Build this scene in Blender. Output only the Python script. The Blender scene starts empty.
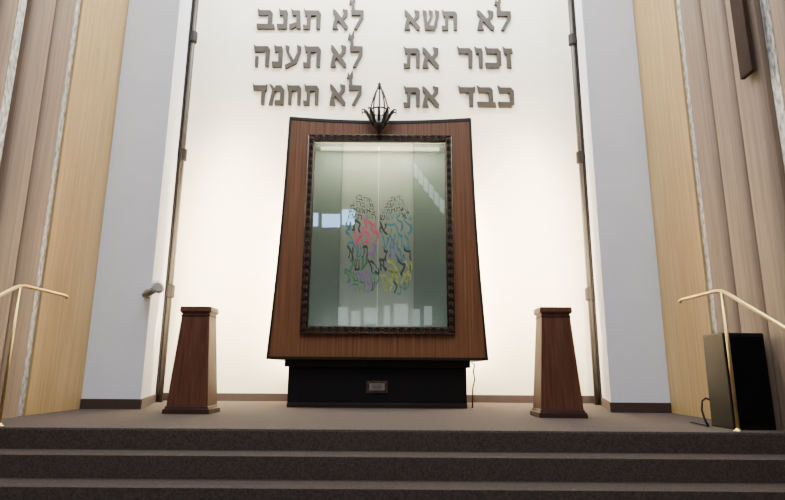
import bpy, bmesh, math, random
from mathutils import Vector, Matrix
random.seed(7)
C = bpy.context.scene.collection
PI = math.pi
# ------------------------------------------------------------ camera
F = 560.0
PITCH = math.radians(12.2); ROLL = math.radians(0.4)
CAM = Vector((0.16, 0, 0.40))
cd = bpy.data.cameras.new('camera'); cam = bpy.data.objects.new('camera', cd); C.objects.link(cam)
cd.sensor_width = 36; cd.lens = 36 * F / 785; cd.clip_start = 0.02; cd.clip_end = 200
R = Matrix.Rotation(PI/2 + PITCH, 3, 'X') @ Matrix.Rotation(ROLL, 3, 'Z')
cam.matrix_world = Matrix.Translation(CAM) @ R.to_4x4()
bpy.context.scene.camera = cam
def at(px, py, Y):
    d = R @ Vector(((px-392.5)/F, (250-py)/F, -1))
    return CAM + d * ((Y-CAM.y)/d.y)

# ------------------------------------------------------------ materials
def srgb(r, g, b):
    f = lambda c: (c/255/12.92) if c/255 <= .04045 else ((c/255+.055)/1.055)**2.4
    return (f(r), f(g), f(b), 1)
def mat(name, col, rough=.6, metal=0, spec=.5, col2=None, scale=(8,8,8), detail=4, bump=0, bscale=None, emit=None, es=0, lo=.35, hi=.65):
    m = bpy.data.materials.new(name); m.use_nodes = True
    nt = m.node_tree; N = nt.nodes; L = nt.links
    p = N['Principled BSDF']
    p.inputs['Base Color'].default_value = srgb(*col)
    p.inputs['Roughness'].default_value = rough
    p.inputs['Metallic'].default_value = metal
    p.inputs['Specular IOR Level'].default_value = spec
    if emit:
        p.inputs['Emission Color'].default_value = srgb(*emit); p.inputs['Emission Strength'].default_value = es
    tc = N.new('ShaderNodeTexCoord'); mp = N.new('ShaderNodeMapping')
    mp.inputs['Scale'].default_value = scale
    nz = N.new('ShaderNodeTexNoise'); nz.inputs['Scale'].default_value = 1; nz.inputs['Detail'].default_value = detail
    L.new(tc.outputs['Object'], mp.inputs['Vector']); L.new(mp.outputs['Vector'], nz.inputs['Vector'])
    rp = N.new('ShaderNodeValToRGB')
    c2 = col2 or tuple(max(0, c*.93) for c in col)
    rp.color_ramp.elements[0].color = srgb(*c2); rp.color_ramp.elements[1].color = srgb(*col)
    rp.color_ramp.elements[0].position = lo; rp.color_ramp.elements[1].position = hi
    L.new(nz.outputs['Fac'], rp.inputs['Fac']); L.new(rp.outputs['Color'], p.inputs['Base Color'])
    if bump:
        b = N.new('ShaderNodeBump'); b.inputs['Strength'].default_value = bump; b.inputs['Distance'].default_value = .01
        L.new(nz.outputs['Fac'], b.inputs['Height']); L.new(b.outputs['Normal'], p.inputs['Normal'])
    return m
M = {}
M['wall'] = mat('cream_plaster', (251,243,222), .8, col2=(248,239,216), scale=(3,3,3))
M['white'] = mat('white_plaster', (232,237,248), .75, col2=(228,233,245), scale=(3,3,3))
M['gold'] = mat('pale_wood_veneer', (208,174,116), .45, col2=(190,155,98), scale=(30,30,1.2))
M['rib'] = mat('taupe_ribbed_wood', (150,129,108), .6, col2=(132,111,93), scale=(30,30,.8))
M['glit'] = mat('pebbled_glass_strip', (228,230,226), .2, spec=.9, metal=.2, col2=(140,142,136), scale=(40,40,14), bump=.6)
M['base'] = mat('brown_vinyl_baseboard', (66,53,49), .5)
M['carpet'] = mat('brown_loop_carpet', (94,84,78), .95, spec=.1, col2=(70,62,57), scale=(75,75,75), detail=4, bump=.3)
M['carpet2'] = mat('step_carpet', (80,70,65), .95, spec=.1, col2=(63,54,50), scale=(75,75,75), detail=4, bump=.25)
M['walnut'] = mat('walnut_veneer', (128,86,58), .42, spec=.3, col2=(98,62,40), scale=(46,46,.8), detail=6)
M['cherry'] = mat('reddish_stained_wood', (104,65,49), .4, spec=.3, col2=(80,48,36), scale=(34,34,1.0), detail=6)
M['cherrydark'] = mat('dark_reddish_wood', (58,34,28), .4, spec=.3, scale=(34,34,1.0))
M['black'] = mat('black_laminate', (18,16,16), .45, spec=.2)
M['edge'] = mat('dark_edge', (34,25,21), .5, spec=.3)
M['bronze'] = mat('dark_bronze', (96,76,58), .4, metal=.5, col2=(46,35,27), scale=(60,60,60), bump=.4)
M['letter'] = mat('bronze_letter', (60,51,37), .5, metal=.2, spec=.4, col2=(44,37,27), scale=(6,6,6))
M['brass'] = mat('polished_brass', (232,208,150), .3, metal=1, col2=(216,190,128))
M['iron'] = mat('blackened_bronze', (44,37,31), .4, metal=.5)
M['steel'] = mat('dark_metal_channel', (84,78,70), .4, metal=.5)
M['alu'] = mat('silver_paint', (208,211,216), .25, metal=.2)
M['dull'] = mat('dull_plate', (140,136,128), .45, metal=.4)
M['silver'] = mat('silver_nameplate', (150,148,140), .35, metal=.5)
M['lens'] = mat('pale_lens', (220,225,235), .15)
M['grille'] = mat('black_speaker_mesh', (16,16,17), .8, spec=.05, col2=(8,8,8), scale=(160,160,160), bump=.5)
M['inner'] = mat('grey_green_lining', (202,207,199), .85, col2=(184,190,181), scale=(14,14,.8))
M['tube'] = mat('glowing_tube', (255,244,215), .5, emit=(255,236,190), es=14)
M['hall'] = mat('hall_wall', (54,54,54), .8)
M['pane'] = mat('daylight_window', (200,220,255), .5, emit=(160,200,255), es=14.0)
M['low_glow'] = mat('low_reflection_glow', (200,210,215), .5, emit=(215,225,225), es=1.7)  # glow of the added shapes mirrored low in the ark doors
M['slant_glow'] = mat('slanted_reflection_glow', (200,210,215), .5, emit=(215,225,225), es=2.6)  # glow of the added slanted bars mirrored in the ark doors
M['darkwood'] = mat('dark_brown_panel', (56,42,34), .7, spec=.1)
def glass(name, tint, frost, fr=.12):
    m = bpy.data.materials.new(name); m.use_nodes = True
    N = m.node_tree.nodes; L = m.node_tree.links; N.clear()
    o = N.new('ShaderNodeOutputMaterial'); t = N.new('ShaderNodeBsdfTransparent'); t.inputs[0].default_value = srgb(*tint)
    d = N.new('ShaderNodeBsdfDiffuse'); d.inputs[0].default_value = srgb(174,184,184)
    tl = N.new('ShaderNodeBsdfTranslucent'); tl.inputs[0].default_value = srgb(226,230,220)
    ad = N.new('ShaderNodeMixShader'); ad.inputs[0].default_value = .7
    L.new(d.outputs[0], ad.inputs[1]); L.new(tl.outputs[0], ad.inputs[2])
    mx = N.new('ShaderNodeMixShader'); mx.inputs[0].default_value = frost
    L.new(t.outputs[0], mx.inputs[1]); L.new(ad.outputs[0], mx.inputs[2])
    g = N.new('ShaderNodeBsdfGlossy'); g.inputs['Roughness'].default_value = .015
    lw = N.new('ShaderNodeFresnel'); lw.inputs[0].default_value = 1.6
    mu = N.new('ShaderNodeMath'); mu.operation = 'ADD'; mu.inputs[1].default_value = fr-.05; L.new(lw.outputs[0], mu.inputs[0])
    m2 = N.new('ShaderNodeMixShader'); L.new(mu.outputs[0], m2.inputs[0])
    L.new(mx.outputs[0], m2.inputs[1]); L.new(g.outputs[0], m2.inputs[2]); L.new(m2.outputs[0], o.inputs[0])
    return m
M['glass'] = glass('green_grey_glass', (174,184,182), .22)
M['frost'] = glass('frosted_glass', (203,210,206), .38)

# ------------------------------------------------------------ mesh helpers
def BM(): return bmesh.new()
def box(bm, x0, x1, y0, y1, z0, z1):
    v = [bm.verts.new(p) for p in [(x0,y0,z0),(x1,y0,z0),(x1,y1,z0),(x0,y1,z0),(x0,y0,z1),(x1,y0,z1),(x1,y1,z1),(x0,y1,z1)]]
    for f in [(0,3,2,1),(4,5,6,7),(0,1,5,4),(1,2,6,5),(2,3,7,6),(3,0,4,7)]: bm.faces.new([v[i] for i in f])
def prism(bm, pts, y0, y1):            # polygon in XZ extruded along Y
    a = [bm.verts.new((x,y0,z)) for x,z in pts]; b = [bm.verts.new((x,y1,z)) for x,z in pts]
    bm.faces.new(a); bm.faces.new(b[::-1])
    n = len(pts)
    for i in range(n): bm.faces.new([a[i], b[i], b[(i+1)%n], a[(i+1)%n]])
def column(bm, pts, z0, z1):           # polygon in XY extruded up
    a = [bm.verts.new((x,y,z0)) for x,y in pts]; b = [bm.verts.new((x,y,z1)) for x,y in pts]
    bm.faces.new(a); bm.faces.new(b[::-1]); n = len(pts)
    for i in range(n): bm.faces.new([a[i], b[i], b[(i+1)%n], a[(i+1)%n]])
def tube(bm, pts, r, seg=10, cap=True):
    pts = [Vector(p) for p in pts]; rings = []
    rs = r if isinstance(r, (list, tuple)) else [r]*len(pts)
    up = None
    for i, p in enumerate(pts):
        d = (pts[min(i+1,len(pts)-1)] - pts[max(i-1,0)]).normalized()
        if up is None: up = d.orthogonal().normalized()
        up = (up - d*up.dot(d)).normalized(); s = d.cross(up)
        rings.append([bm.verts.new(p + (up*math.cos(a)+s*math.sin(a))*rs[i]) for a in [2*PI*k/seg for k in range(seg)]])
    for a, b in zip(rings, rings[1:]):
        for k in range(seg): bm.faces.new([a[k], a[(k+1)%seg], b[(k+1)%seg], b[k]])
    if cap: bm.faces.new(rings[0][::-1]); bm.faces.new(rings[-1])
def lathe(bm, prof, c=(0,0,0), seg=24):
    tube(bm, [(c[0],c[1],c[2]+z) for r,z in prof], [max(r,.001) for r,z in prof], seg)
def frustum(bm, z0, z1, w0, d0, w1, d1, c=(0,0)):
    v = []
    for z,w,d in ((z0,w0,d0),(z1,w1,d1)):
        for sx,sy in ((-1,-1),(1,-1),(1,1),(-1,1)): v.append(bm.verts.new((c[0]+sx*w/2, c[1]+sy*d/2, z)))
    for f in [(0,3,2,1),(4,5,6,7),(0,1,5,4),(1,2,6,5),(2,3,7,6),(3,0,4,7)]: bm.faces.new([v[i] for i in f])
def obj(name, bm, m, parent=None, bevel=0, smooth=False, label=None):
    bmesh.ops.recalc_face_normals(bm, faces=bm.faces[:])
    if smooth:
        for f in bm.faces: f.smooth = True
    me = bpy.data.meshes.new(name); bm.to_mesh(me); bm.free()
    for mm in (m if isinstance(m, list) else [m]): me.materials.append(mm)
    o = bpy.data.objects.new(name, me); C.objects.link(o)
    if parent: o.parent = parent
    if bevel:
        b = o.modifiers.new('bevel', 'BEVEL'); b.width = bevel; b.segments = 2; b.limit_method = 'ANGLE'
    if label: o['label'] = label
    return o
def tag(o, label, cat, group=None):
    o['label'] = label; o['category'] = cat
    if group: o['group'] = group
    return o
def thing(name, label, cat, loc=(0,0,0), group=None):
    o = bpy.data.objects.new(name, None); o.empty_display_size = .1; C.objects.link(o); o.location = loc
    return tag(o, label, cat, group)
def struct(name, bm, m, bevel=0, smooth=False):
    o = obj(name, bm, m, bevel=bevel, smooth=smooth); o['kind'] = 'structure'; return o

# ------------------------------------------------------------ the setting
YB, YP, XI, XC, XS, YG = 7.66, 5.96, 2.42, 2.92, 3.03, 5.08
YE = 4.08; H = 8.0; RISE, TR = .142, .27
bm = BM(); box(bm, -3.5, 3.5, YE, YB+.3, -1.2, 0)
struct('floor', bm, M['carpet'], .006)
bm = BM()
box(bm, -3.5, 3.5, YE-.006, YE, -.3, -.012)
for k in range(1, 8):
    box(bm, -3.5, 3.5, YE-k*TR-(.0), YE, -1.4, -k*RISE)
struct('floor_steps', bm, M['carpet2'], .02)
bm = BM(); box(bm, -9, 9, -10, 3.5, -1.5, -8*RISE+.0)
struct('floor_hall', bm, M['carpet2'])
bm = BM(); box(bm, -XC-.3, XC+.3, YB, YB+.3, 0, H); struct('wall_back', bm, M['wall'])
for s, nm in ((-1,'left'), (1,'right')):
    bm = BM(); column(bm, [(s*XI,YP),(s*XC,YB),(s*3.5,YB),(s*3.5,YP)], 0, H); struct('wall_pilaster_'+nm, bm, M['white'])
    bm = BM(); box(bm, min(s*XS,s*3.5), max(s*XS,s*3.5), YG, YP, 0, H); struct('wall_'+nm+'_veneer', bm, M['gold'])
    # ribbed taupe wall running towards the hall
    bm = BM(); bg = BM(); y = YG
    seq = [('g',.11)] + ([('r',.34)]*3 if s > 0 else [('r',.30)]*2) + [('d',.04),('g',.09),('d',.04)] + [('r',.21)]*3 + [('g',.1),('r',.21)]
    for kind, w in seq:
        if kind == 'g': box(bg, min(s*(XS+.02),s*3.5), max(s*(XS+.02),s*3.5), y-w, y, 0, H)
        elif kind == 'r':     # flattened rounded band with a narrow groove either side
            pts = [(s*3.5,y),(s*3.5,y-w)]
            for k in range(17):
                a = PI*k/16; pts.append((s*(XS+.05-.09*math.sin(a)**.45), y-w/2-math.cos(a)*w/2))
            column(bm, pts, 0, H)
        else: box(bm, min(s*(XS+.10),s*3.5), max(s*(XS+.10),s*3.5), y-w, y, 0, H)
        y -= w
    struct('wall_'+nm, bm, M['rib']); struct('trim_'+('1' if s<0 else '2'), bg, M['glit'])
    bm = BM(); box(bm, min(s*XS,s*3.5), max(s*XS,s*3.5), y, YE, -1.3, 0); struct('wall_'+nm+'_lower', bm, M['rib'])
    # baseboards
    t = .014; hb = .1
    bm = BM(); box(bm, min(s*(XI-.005),s*XS), max(s*(XI-.005),s*XS), YP-t, YP, 0, hb)
    column(bm, [(s*XI,YP-t),(s*(XI-t),YP),(s*(XC-t),YB),(s*XC,YB)], 0, hb); struct('baseboard_'+nm, bm, M['base'])
bm = BM(); box(bm, -XC, XC, YB-.014, YB, 0, .1); struct('baseboard_back', bm, M['base'])
# rear of the hall (behind the camera) with daylight windows and added glow shapes
YR = -10
bm = BM(); box(bm, -9, 9, YR-.2, YR, -1.1, 11); struct('wall_front', bm, M['hall'])
def mirror_pt(px, py, yg=6.30):
    p = at(px, py, 2*yg-YR); return p.x, p.z
wn_ = [0]
def rear_window_or_glow(pix, m):  # daylight windows, and glow shapes added for the glass reflections
    wn_[0] += 1
    bm = BM(); prism(bm, [mirror_pt(*q) for q in pix], YR, YR+.05); struct('window_or_glow_%d' % wn_[0], bm, m)
def rect(a,b,c,d): return [(a,b),(c,b),(c,d),(a,d)]
rear_window_or_glow(rect(313,213,318,226), M['pane']); rear_window_or_glow(rect(322,214,340,227), M['pane']); rear_window_or_glow(rect(342,210,355,225), M['pane'])
for k in range(6):     # glowing slanted bars added to mirror as stepped streaks in the glass
    x, y = 413+k*5.3, 162+k*7.0
    rear_window_or_glow([(x,y),(x+4.6,y+4),(x+4.6,y+17),(x,y+13)], M['slant_glow'])
for a, b, c, d in [(338,307,348,325),(351,311,360,326),(364,308,377,324),(384,306,390,325),(394,304,408,325),(412,309,420,326),(424,306,432,325)]:  # glowing uprights added to mirror as pale shapes low in the glass
    rear_window_or_glow(rect(a,b,c,d), M['low_glow'])

# ------------------------------------------------------------ wall-edge light channels
for s, nm in ((-1,'left'), (1,'right')):
    t = thing('wall_channel', 'dark vertical metal channel with clamps at the %s edge of the cream wall' % nm, 'metal pole', (s*2.735,7.25,0), 'metal channels beside the cream wall')
    bm = BM(); lathe(bm, [(.032,0),(.032,7.8)], seg=16); obj('pole', bm, M['steel'], t, smooth=True)
    bm = BM(); box(bm, min(s*.03,s*.055), max(s*.03,s*.055), -.03, .03, 0, 7.8); obj('back_strip', bm, M['edge'], t)
    for z in (1.31, 3.20, 5.0):
        bm = BM(); lathe(bm, [(.045,0),(.058,.01),(.058,.16),(.045,.17)], (0,0,z), 16); c = obj('collar', bm, M['edge'], t)
        bm = BM(); box(bm, min(0,s*.075), max(0,s*.075), -.02, .02, z+.04, z+.1); obj('bracket', bm, M['steel'], t)

# ------------------------------------------------------------ Hebrew letters
G = {
 'tav': (.92, [[(.0,1.12),(.14,1.0),(.78,1.0),(.92,.88),(.92,.76),(.1,.74)],[(.72,.82),(.92,.82),(.9,0),(.73,.03)],[(.2,.8),(.37,.8),(.35,.0),(.2,.0)],[(-.02,.22),(.3,.16),(.35,0),(.02,-.02)]]),
 'alef': (.94, [[(-.02,1.08),(.17,1.0),(.94,.14),(.9,-.03),(.72,0),(.0,.82)],[(.6,1.08),(.9,1.0),(.88,.74),(.64,.46),(.53,.58),(.7,.78)],[(.16,.68),(.32,.5),(.2,.28),(.32,0),(-.02,0),(.05,.34)]]),
 'lamed': (.78, [[(.03,1.5),(.16,1.45),(.22,.9),(.05,.9)],[(-.12,1.42),(-.02,1.72),(.06,1.56),(.2,1.82),(.22,1.5),(.12,1.36)],[(.0,1.03),(.78,1.0),(.78,.78),(.04,.76)],[(.78,.9),(.78,.6),(.42,-.03),(.22,0),(.56,.6),(.58,.85)]]),
 'shin': (1.0, [[(.1,.22),(.14,0),(.72,0),(.88,.25),(.78,.3),(.66,.2)],[(-.03,1.08),(.22,1.0),(.2,.75),(.27,.1),(.12,.05),(.04,.75)],[(.36,1.08),(.6,1.0),(.58,.75),(.3,.12),(.18,.2),(.42,.7)],[(.76,1.08),(1.,1.0),(.98,.7),(.8,.05),(.64,.1),(.82,.72)]]),
 'gimel': (.58, [[(.04,1.11),(.2,1.0),(.5,1.0),(.52,.76),(.12,.74)],[(.34,.85),(.52,.85),(.58,.0),(.4,.03)],[(-.02,.22),(.42,.38),(.46,.2),(.16,0),(0,0)]]),
 'nun': (.52, [[(.06,1.11),(.2,1.0),(.48,1.0),(.52,.76),(.13,.74)],[(.34,.9),(.52,.9),(.52,.05),(.35,.05)],[(-.02,.25),(.52,.22),(.5,0),(.03,0)]]),
 'bet': (.95, [[(-.01,1.12),(.14,1),(.68,1.0),(.8,.88),(.8,.76),(.07,.74)],[(.61,.85),(.8,.85),(.8,.1),(.61,.1)],[(-.02,.25),(.92,.22),(.97,0),(.03,0)]]),
 'kaf': (.82, [[(-.01,1.12),(.14,1),(.66,1.0),(.82,.84),(.82,.76),(.07,.74)],[(.63,.85),(.82,.85),(.82,.14),(.63,.14)],[(-.02,.25),(.82,.22),(.68,0),(.03,0)]]),
 'zayin': (.48, [[(-.03,1.12),(.1,1.0),(.42,1.0),(.48,.8),(.05,.74)],[(.17,.85),(.34,.85),(.38,0),(.17,.03)]]),
 'vav': (.38, [[(-.03,1.12),(.1,1.0),(.32,1),(.38,.8),(.05,.74)],[(.19,.85),(.38,.85),(.36,0),(.2,.03)]]),
 'resh': (.8, [[(-.01,1.12),(.12,1),(.64,1),(.8,.86),(.8,.76),(.07,.74)],[(.6,.82),(.8,.82),(.77,0),(.61,.03)]]),
 'dalet': (.86, [[(-.01,1.12),(.12,1),(.8,1),(.88,1.08),(.86,.76),(.07,.74)],[(.58,.82),(.77,.82),(.75,0),(.59,.03)]]),
 'ayin': (.84, [[(-.03,1.08),(.22,1),(.2,.75),(.52,.25),(.38,.12),(.06,.72)],[(.58,1.08),(.84,1),(.82,.7),(.62,.2),(.05,-.1),(0,.1),(.45,.28),(.64,.72)]]),
 'he': (.88, [[(-.01,1.12),(.12,1),(.76,1),(.88,.88),(.88,.76),(.07,.74)],[(.68,.82),(.88,.82),(.86,0),(.7,.03)],[(.1,.5),(.27,.5),(.26,0),(.12,0)]]),
 'het': (.88, [[(-.01,1.12),(.12,1),(.76,1),(.88,.88),(.88,.76),(.07,.74)],[(.68,.82),(.88,.82),(.86,0),(.7,.03)],[(.1,.8),(.29,.8),(.27,0),(.12,.03)]]),
 'mem': (.92, [[(-.02,1.1),(.14,1.0),(.34,.8),(.2,0),(.02,0),(.14,.72)],[(.22,.74),(.42,1.0),(.72,1.0),(.92,.8),(.92,.7),(.32,.72)],[(.72,.8),(.92,.8),(.92,0),(.73,0)],[(.4,.22),(.9,.22),(.92,0),(.4,0)]]),
}
def bolder(poly, e=.015):
    cx_ = sum(p[0] for p in poly)/len(poly); cz_ = sum(p[1] for p in poly)/len(poly); out = []
    for x_, z_ in poly:
        out.append((x_+(e if x_ > cx_ else -e), z_+(e*.6 if z_ > cz_ else -e*.6)))
    return out
words = [   # row, column, top and bottom pixel row, words with their letters right to left
 ('top','right',12,30,[('first word',['lamed','alef'],478,511),('second word',['tav','shin','alef'],405,457)]),
 ('top','left',11,29,[('first word',['lamed','alef'],333,363),('second word',['tav','gimel','nun','bet'],257,320)]),
 ('middle','right',49,68,[('first word',['zayin','kaf','vav','resh'],458,513),('second word',['alef','tav'],404,439)]),
 ('middle','left',47,67,[('first word',['lamed','alef'],331,362),('second word',['tav','ayin','nun','he'],253,320)]),
 ('bottom','right',88,107,[('first word',['kaf','bet','dalet'],459,514),('second word',['alef','tav'],404,439)]),
 ('bottom','left',86,105,[('first word',['lamed','alef'],330,361),('second word',['tav','het','mem','dalet'],252,318)]),
]
LY = YB-.02
ordn = ['first','second','third','fourth']
for row, side, y0, y1, ws in words:
    for wn, ls, pa, pb in ws:
        A = at(pa, y1, LY); B = at(pb, y1, LY); T = at((pa+pb)/2, y0, LY)
        hgt = T.z - (A.z+B.z)/2; W = B.x-A.x
        gap = .16*hgt; tot = sum(G[l][0] for l in ls)
        sx = (W-gap*(len(ls)-1))/tot
        x = B.x
        for i, l in enumerate(ls):
            w = G[l][0]*sx; x -= w
            bm = BM()
            for q, poly in enumerate(G[l][1]):
                prism(bm, [(px*sx, pz*hgt) for px, pz in bolder(poly, .01 if (l=='he' and q==2) else .026)], -.018+.0004*q, .022)
            o = obj('hebrew_letter', bm, M['letter'])
            o.location = (x, LY, (A.z+B.z)/2)
            tag(o, 'bronze letter %s, %s from right in the %s, %s row, %s column' % (l, ordn[i], wn, row, side), 'letter', 'bronze Hebrew letters on the wall')
            x -= gap

# ------------------------------------------------------------ plinth
YF = 6.30
t = thing('plinth', 'low black plinth on the carpet carrying the wooden cabinet', 'plinth', (0,6.43,0))
bm = BM(); box(bm, -1.0, 1.0, 0, .95, 0, .44); obj('body', bm, M['black'], t, .006)
bm = BM(); box(bm, -1.04, 1.04, -.04, .98, .44, .52); obj('cap', bm, M['edge'], t, .006)
bm = BM(); box(bm, -1.0, 1.0, -.012, 0, .0, .05); obj('kick_strip', bm, M['edge'], t, .003)
p = at(377, 387, 6.43)
bm = BM(); box(bm, p.x-.12, p.x+.12, -.012, 0, p.z-.065, p.z+.065); pl = obj('plaque', bm, M['bronze'], t, .003, label='small bronze plaque')
bm = BM(); box(bm, p.x-.085, p.x+.085, -.016, -.010, p.z-.035, p.z+.04)
obj('nameplate', bm, M['silver'], pl)
bm = BM(); 
for k, zz in enumerate((.022,.008,-.006,-.02)): box(bm, p.x-.06+.01*(k%2), p.x+.06-.015*(k%2), -.018, -.015, p.z+zz-.002, p.z+zz+.002)
obj('engraved_line', bm, M['edge'], pl)

# ------------------------------------------------------------ ark cabinet
Z0, Z1 = .52, 3.40; HW, FZ0, FZ1 = .86, .80, 3.165
def hw(z):
    t_ = (z-Z0)/(Z1-Z0); return 1.215-.125*t_-.022*math.sin(PI*t_)
def ztop(x): return Z1 - .045*(1-(x/1.09)**2)
t = thing('ark_cabinet', 'tall tapered walnut ark cabinet with glass doors and ornate dark frame', 'cabinet', (0,YF,Z0))
def L(bm): bmesh.ops.translate(bm, verts=bm.verts[:], vec=(0,-0,-Z0)); return bm
zs = [Z0+(Z1-Z0)*k/16 for k in range(17)]
bm = BM()
for s in (-1,1):
    pts = [(s*(hw(z)-.012), z) for z in zs] + [(s*HW, ztop(HW)), (s*HW, Z0)]
    prism(bm, pts, 0, .04)
xs = [-HW+2*HW*k/16 for k in range(17)]
prism(bm, [(x, ztop(x)) for x in xs] + [(HW, FZ1-.03), (-HW, FZ1-.03)], 0, .04)
box(bm, -HW, HW, 0, .04, Z0, FZ0+.03)
obj('front_board', L(bm), M['walnut'], t)
for s in (-1,1):
    bm = BM()
    for a, b in zip(zs, zs[1:]):
        xa, xb = s*hw(a), s*hw(b); ya, yb = s*(hw(a)-.04), s*(hw(b)-.04)
        prism(bm, [(xa,a),(xb,b),(yb,b),(ya,a)], .04, 1.0)
    obj('side_panel', L(bm), M['walnut'], t)
    bm = BM()
    for a, b in zip(zs, zs[1:]):
        prism(bm, [(s*(hw(a)+.012),a),(s*(hw(b)+.012),b),(s*(hw(b)-.014),b),(s*(hw(a)-.014),a)], -.012, .05)
    obj('edge_trim', L(bm), M['edge'], t)
xt = [-1.09+2.18*k/20 for k in range(21)]
bm = BM(); prism(bm, [(x, ztop(x)+.008) for x in xt] + [(x, ztop(x)-.03) for x in xt[::-1]], -.008, 1.0); obj('top_board', L(bm), M['edge'], t)
bm = BM(); box(bm, -1.2, 1.2, -.008, 1.0, Z0, Z0+.03); obj('bottom_board', L(bm), M['edge'], t)
bm = BM(); box(bm, -1.05, 1.05, .97, 1.0, Z0, Z1-.06); obj('back_panel', L(bm), M['edge'], t)
# interior
bm = BM()
box(bm, -HW, HW, .40, .42, FZ0, FZ1)
box(bm, -HW, -HW+.02, .04, .42, FZ0, FZ1); box(bm, HW-.02, HW, .04, .42, FZ0, FZ1)
box(bm, -HW, HW, .04, .42, FZ1-.02, FZ1); box(bm, -HW, HW, .04, .42, FZ0, FZ0+.02)
obj('lining', L(bm), M['inner'], t)
bm = BM(); tube(bm, [(-.72,.10,FZ1-.125),(.72,.10,FZ1-.125)], .022, 12); obj('light_tube', L(bm), M['tube'], t)
# ornate frame
fw = .082
bm = BM()
box(bm, -HW, -HW+fw, -.035, .02, FZ0, FZ1); box(bm, HW-fw, HW, -.035, .02, FZ0, FZ1)
box(bm, -HW+fw, HW-fw, -.035, .02, FZ1-fw, FZ1); box(bm, -HW+fw, HW-fw, -.035, .02, FZ0, FZ0+fw)
fr = obj('door_frame', L(bm), M['edge'], t, .006)
bm = BM()
for off, r in ((.008,.010),(fw-.008,.009)):
    x, a, b = HW-off, FZ0+off, FZ1-off
    tube(bm, [(-x,-.037,a),(x,-.037,a)], r, 8); tube(bm, [(-x,-.037,b),(x,-.037,b)], r, 8)
    tube(bm, [(-x,-.037,a),(-x,-.037,b)], r, 8); tube(bm, [(x,-.037,a),(x,-.037,b)], r, 8)
def leaf(cx, cz, ang, s=1):
    for q in (-1,1):
        pts = []
        for k in range(7):
            u = k/6; lx = (u-.5)*.075*s; lz = q*.022*math.sin(PI*u)*s
            pts.append((cx+lx*math.cos(ang)-lz*math.sin(ang), -.038-.006*math.sin(PI*u), cz+lx*math.sin(ang)+lz*math.cos(ang)))
        tube(bm, pts, [.003,.006,.007,.008,.007,.006,.003], 6)
    pts = [(cx, -.046, cz+ .008*s), (cx, -.046, cz-.008*s)]; tube(bm, pts, .008, 6)
n = 26
for s in (-1,1):
    for k in range(n): leaf(s*(HW-fw/2), FZ0+.06+(FZ1-FZ0-.12)*k/(n-1), PI/2)
for z in (FZ0+fw/2, FZ1-fw/2):
    for k in range(18): leaf(-HW+.1+(2*HW-.2)*k/17, z, 0)
obj('frame_ornament', L(bm), M['bronze'], fr, smooth=True)
# glass
gx = [-.78, at(340,240,YF).x, at(378,240,YF).x, at(414,240,YF).x, .78]
for k in range(4):
    c = k in (1,2); yy = .0 if c else .022
    bm = BM(); box(bm, gx[k]+(.002 if c else -.01), gx[k+1]-(.002 if c else -.01), yy, yy+.008, FZ0+fw, FZ1-fw)
    obj('glass_panel', L(bm), M['frost'] if c else M['glass'], t)
# painted design on the middle panels: stretched calligraphic strokes filling two round-topped columns
cols = [(52,62,62),(210,72,116),(84,106,172),(66,124,92),(164,172,72),(128,98,152),(62,122,134)]
cm = [mat('design_paint_%d'%i, c, .6) for i, c in enumerate(cols)]
bm = BM()
def color_at(px, py):
    if py < 217: return random.choice([0,0,0,6])
    if px < 379:
        if py < 241: return 1 if px > 358 else random.choice([6,0])
        if py < 262: return random.choice([6,0,2,5])
        return random.choice([3,3,5,0])
    if py < 240: return random.choice([6,0,6])
    if py < 260: return random.choice([2,6,0])
    return random.choice([4,0,3,4])
def P(px, py): q = at(px, py, YF); return (q.x, q.z)
random.seed(5)
glyphs = ['tav','alef','shin','bet','ayin','he','lamed','gimel','mem','nun']
TOP, BOT = 195.0, 293.0
def warp(cx_, ph, u, v):        # u -1..1 across, v 0..1 down
    hw_ = 16.8*math.sqrt(max(.03, 1-(max(0,.34-v)/.37)**2)) * (1-.25*max(0,(v-.82)/.18)**2) * (.95+.05*math.sin(v*9))
    px = cx_ + u*hw_ + 1.3*math.sin(v*15+ph+u*1.5)
    py = TOP + v*(BOT-TOP) + 4.0*u*u*(1-1.6*v) + 1.4*math.sin(u*4+ph+v*5)
    return px, py
rows = [(0.0,.055,4),(.065,.115,5),(.125,.175,6),(.185,.24,6),(.25,.375,4),(.375,.52,4),(.51,.655,4),(.645,.79,4),(.78,.90,5),(.89,1.0,5)]
for cx_, ph in ((361.8,.3),(396.0,2.1)):
    for v0, v1, n_ in rows:
        big = v1-v0 > .1
        us = [-1+2*k/n_ + (random.uniform(-.07,.07) if 0<k<n_ else 0) for k in range(n_+1)]
        for k in range(n_):
            g = random.choice(glyphs if big else glyphs[:6]); gw, polys = G[g]
            a, b = us[k]+.02, us[k+1]-.02
            mid = warp(cx_, ph, (a+b)/2, (v0+v1)/2); mi = color_at(*mid)
            sh = random.uniform(-.015,.015) if big else 0; amp = random.uniform(.07,.15)*random.choice((-1,1)) if big else .05
            for poly in polys:
                pl_ = bolder(poly, -.034 if big else -.02); pts = []
                for i in range(len(pl_)):
                    p0, p1 = pl_[i], pl_[(i+1)%len(pl_)]
                    for j in range(5):
                        f_ = j/5; x_ = (p0[0]+(p1[0]-p0[0])*f_)/gw; z_ = min(1.35, p0[1]+(p1[1]-p0[1])*f_)
                        xx = x_ + amp*math.sin(z_*PI*1.7); zz = z_ + (.12*math.sin(x_*PI*1.2+ph) if big else 0)
                        pts.append(P(*warp(cx_, ph, a+(b-a)*xx, v1+sh-(v1-v0)*zz*.92)))
                try:
                    f = bm.faces.new([bm.verts.new((x_,-.003,z_)) for x_, z_ in pts]); f.material_index = mi
                except ValueError: pass
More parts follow.
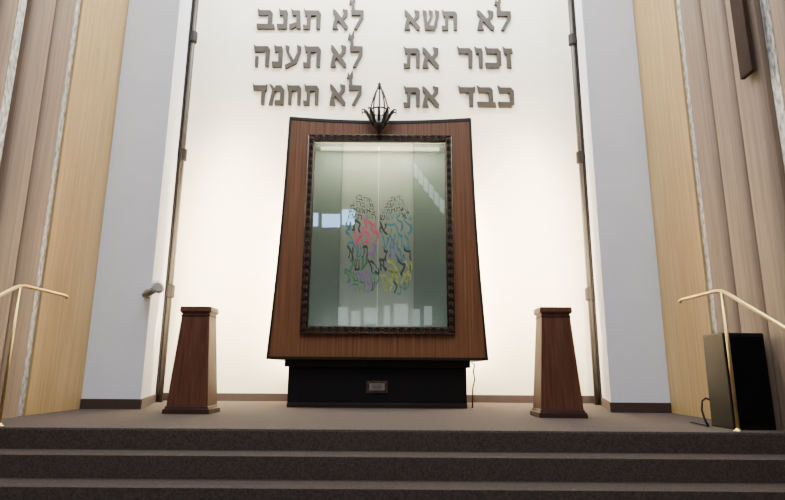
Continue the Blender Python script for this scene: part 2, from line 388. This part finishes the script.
bmesh.ops.triangulate(bm, faces=bm.faces[:])
for v in bm.verts: v.co.z -= Z0
me = bpy.data.meshes.new('painted_design'); bm.to_mesh(me); bm.free()
for m_ in cm: me.materials.append(m_)
o = bpy.data.objects.new('painted_design', me); C.objects.link(o); o.parent = t
o['label'] = 'multicoloured calligraphic design across the two middle glass panels'

# ------------------------------------------------------------ eternal lamp on the cabinet top
lp = at(379, 135, 6.2)
t = thing('crown_lamp', 'black iron crown-shaped lamp with curling leaves at the cabinet top', 'lamp', (lp.x, 6.145, 3.17))
bm = BM(); lathe(bm, [(.010,-.04),(.026,-.02),(.036,0),(.062,.03),(.068,.07),(.064,.09)]); obj('bowl', bm, M['iron'], t, smooth=True)
bm = BM(); box(bm, -.02, .02, .05, .144, .02, .06); obj('bracket', bm, M['iron'], t)
bm = BM(); tube(bm, [(.11*math.cos(a),.11*math.sin(a),.24) for a in [2*PI*k/24 for k in range(25)]], .009, 8); obj('ring', bm, M['iron'], t, smooth=True)
for k in range(10):
    a = 2*PI*(k+.5)/10; ca, sa = math.cos(a), math.sin(a)
    bm = BM()
    prof = [(.06,.05),(.09,.10),(.12,.165),(.15,.22),(.185,.25),(.21,.24),(.205,.215)]
    tube(bm, [(r*ca*1.02, r*sa*.58, z) for r, z in prof], [.010,.014,.017,.015,.011,.008,.005], 8)
    obj('leaf', bm, M['iron'], t, smooth=True)
    if k % 2 == 0:
        bm = BM(); tube(bm, [(.055*ca,.055*sa,.06),(.09*ca,.09*sa,.15),(.11*ca,.11*sa,.24)], .008, 6); obj('stem', bm, M['iron'], t, smooth=True)
        bm = BM()
        prof = [(.11,.24),(.10,.33),(.075,.42),(.045,.50),(.015,.56)]
        tube(bm, [(r*ca, r*sa, z) for r, z in prof], .009, 6); obj('rib', bm, M['iron'], t, smooth=True)
bm = BM(); lathe(bm, [(.022,.53),(.030,.55),(.016,.575),(.022,.59),(.003,.62)]); obj('finial', bm, M['iron'], t, smooth=True)
bm = BM(); lathe(bm, [(.03,.085),(.035,.1),(.035,.17),(.024,.21)]); obj('lamp_glass', bm, M['lens'], t, smooth=True)

# ------------------------------------------------------------ pedestals
def pedestal(px, py, lab):
    t = thing('pedestal', lab, 'pedestal', (px, py, 0), 'tapered wooden pedestals')
    bm = BM(); frustum(bm, 0, .045, .44, .36, .43, .35); frustum(bm, .045, .07, .41, .33, .395, .315); obj('base', bm, M['cherrydark'], t, .004)
    bm = BM(); frustum(bm, .07, .935, .385, .30, .265, .21); obj('shaft', bm, M['cherry'], t, .003)
    bm = BM(); frustum(bm, .935, .955, .275, .22, .305, .25); frustum(bm, .955, 1.0, .305, .25, .295, .24); obj('cap', bm, M['cherry'], t, .004)
    bm = BM(); frustum(bm, .905, .92, .277, .222, .275, .22); obj('moulding', bm, M['edge'], t)
pedestal(-1.74, 5.54, 'tapered reddish wood pedestal standing left of the cabinet')
pedestal(1.70, 5.38, 'tapered reddish wood pedestal standing right of the cabinet')

# ------------------------------------------------------------ handrails
for s, nm in ((-1,'left'), (1,'right')):
    t = thing('handrail', 'polished brass handrail beside the steps, in front of the %s ribbed wall' % nm, 'handrail', (s*2.61,4.13,0), 'brass handrails by the steps')
    bm = BM()
    pts = [(0,.62,.985),(0,.615,1.0),(0,.58,1.008),(0,.3,1.008),(0,.06,1.008),(0,.0,1.0),(0,-.06,.975)]
    for k in range(1, 8): pts.append((0,-.06-.27*k,.975-.142*k))
    tube(bm, pts, .014, 12); obj('rail', bm, M['brass'], t, smooth=True)
    for y_, z0_, z1_ in ((0,0,1.0),(-1.755,-7*RISE,.10)):
        bm = BM(); tube(bm, [(0,y_,z0_),(0,y_,z1_)], .012, 12); obj('post', bm, M['brass'], t, smooth=True)
        bm = BM(); lathe(bm, [(.03,0),(.03,.006),(.02,.01),(.018,.02)], (0,y_,z0_)); obj('flange', bm, M['brass'], t, smooth=True)

# ------------------------------------------------------------ loudspeaker by the right wall, with cable
t = thing('loudspeaker', 'black floor loudspeaker standing against the right wall behind the handrail', 'loudspeaker', (2.80,4.385,0))
bm = BM(); frustum(bm, .0, .70, .31, .30, .31, .28); obj('cabinet', bm, M['black'], t, .01)
bm = BM(); v = [(-.14,-.158,.04),(.14,-.158,.04),(.14,-.149,.67),(-.14,-.149,.67)]
vs = [bm.verts.new(q) for q in v]+[bm.verts.new((q[0],q[1]+.03,q[2])) for q in v]
for f in [(0,1,2,3),(7,6,5,4),(0,4,5,1),(1,5,6,2),(2,6,7,3),(3,7,4,0)]: bm.faces.new([vs[i] for i in f])
obj('grille', bm, M['grille'], t)
pa = [(2.633,4.5,.2),(2.605,4.5,.21),(2.575,4.5,.19),(2.555,4.48,.12),(2.555,4.45,.05),(2.56,4.42,.012),(2.59,4.55,.012),(2.60,4.75,.012)]
bm = BM(); tube(bm, pa, .008, 8); tag(obj('cable', bm, M['black'], smooth=True), 'black cable looping out of the loudspeaker down to the carpet', 'cable')

# dark panel high on the right ribbed wall
t = thing('wall_panel', 'plain dark brown narrow panel high on the right ribbed wall', 'wall panel', (2.94,4.015,2.70))
bm = BM(); box(bm, -.004, .03, -.075, .075, 0, 1.5); obj('board', bm, M['darkwood'], t)
bm = BM(); box(bm, -.006, -.003, -.07, .07, .01, 1.49); obj('facing', bm, M['darkwood'], t)

# spot lamp on the left pilaster
q = at(148, 293, 5.9)
t = thing('spot_lamp', 'small silver spot lamp fixed to the left white pilaster', 'lamp', (q.x, 5.9, q.z))
bm = BM(); tube(bm, [(-.02,.06,0),(-.02,.03,0)], .045, 16); obj('mount', bm, M['dull'], t)
bm = BM(); tube(bm, [(-.02,.04,0),(.0,-.02,-.01),(.05,-.05,.0)], .016, 10); obj('arm', bm, M['steel'], t, smooth=True)
bm = BM(); tube(bm, [(-.03,-.04,-.03),(.03,-.06,-.01),(.09,-.08,.02)], [.022,.034,.038], 20); obj('body', bm, M['dull'], t, smooth=True)
bm = BM(); tube(bm, [(.085,-.078,.018),(.12,-.10,.035),(.15,-.125,.045)], [.036,.045,.07], 20); obj('head', bm, M['alu'], t, smooth=True)
bm = BM(); tube(bm, [(.149,-.124,.0447),(.153,-.128,.046)], .048, 20); obj('lens', bm, M['dull'], t)

# cord at the right of the plinth
bm = BM(); tube(bm, [(1.055,6.44,.50),(1.09,6.42,.48),(1.075,6.42,.40),(1.09,6.42,.32),(1.065,6.42,.22),(1.06,6.42,.13),(1.06,6.44,.012),(1.06,6.6,.012)], .008, 8)
tag(obj('cord', bm, M['iron'], smooth=True), 'thin dark cord hanging at the right end of the black plinth', 'cord')

# ------------------------------------------------------------ lights
def area(name, loc, target, sx, sy, e, col=(1,1,1)):
    d = bpy.data.lights.new(name, 'AREA'); d.shape = 'RECTANGLE'; d.size = sx; d.size_y = sy; d.energy = e; d.color = col
    o = bpy.data.objects.new(name, d); C.objects.link(o); o.location = loc
    o.rotation_euler = (Vector(target)-Vector(loc)).to_track_quat('-Z','Y').to_euler(); return o
for s in (-1,1):
    area('cabinet_backlight', (s*.95,7.35,1.6), (s*2.0,7.66,1.6), .1, 2.2, 170, (1,.82,.54))
    area('edge_wash', (s*2.5,6.75,1.9), (s*1.5,7.66,1.7), .1, 3.4, 200, (1,.84,.58))
area('wall_wash', (0,6.2,7.6), (0,7.66,3.0), 4.5, .4, 430, (.96,.98,1))
area('overhead_fill', (0,1.5,9), (0,6.0,2.0), 7, 4, 480, (.88,.93,1))  # soft fill added overhead, out of view
area('hall_fill', (0,-4,10.3), (0,6.0,1.0), 8, 4, 400, (1,.96,.92))  # front fill added behind the camera to brighten the ark
area('door_light', (0,6.5,FZ1-.05), (0,6.53,0), 1.4, .12, 42, (1,.90,.72))
area('door_low_fill', (0,6.5,FZ0+.04), (0,6.52,3), 1.4, .1, 4, (.85,.95,1))  # weak fill added inside the cabinet to lighten the lower glass
w = bpy.data.worlds.new('world'); bpy.context.scene.world = w; w.use_nodes = True
w.node_tree.nodes['Background'].inputs[0].default_value = (.84,.90,1,1); w.node_tree.nodes['Background'].inputs[1].default_value = .62
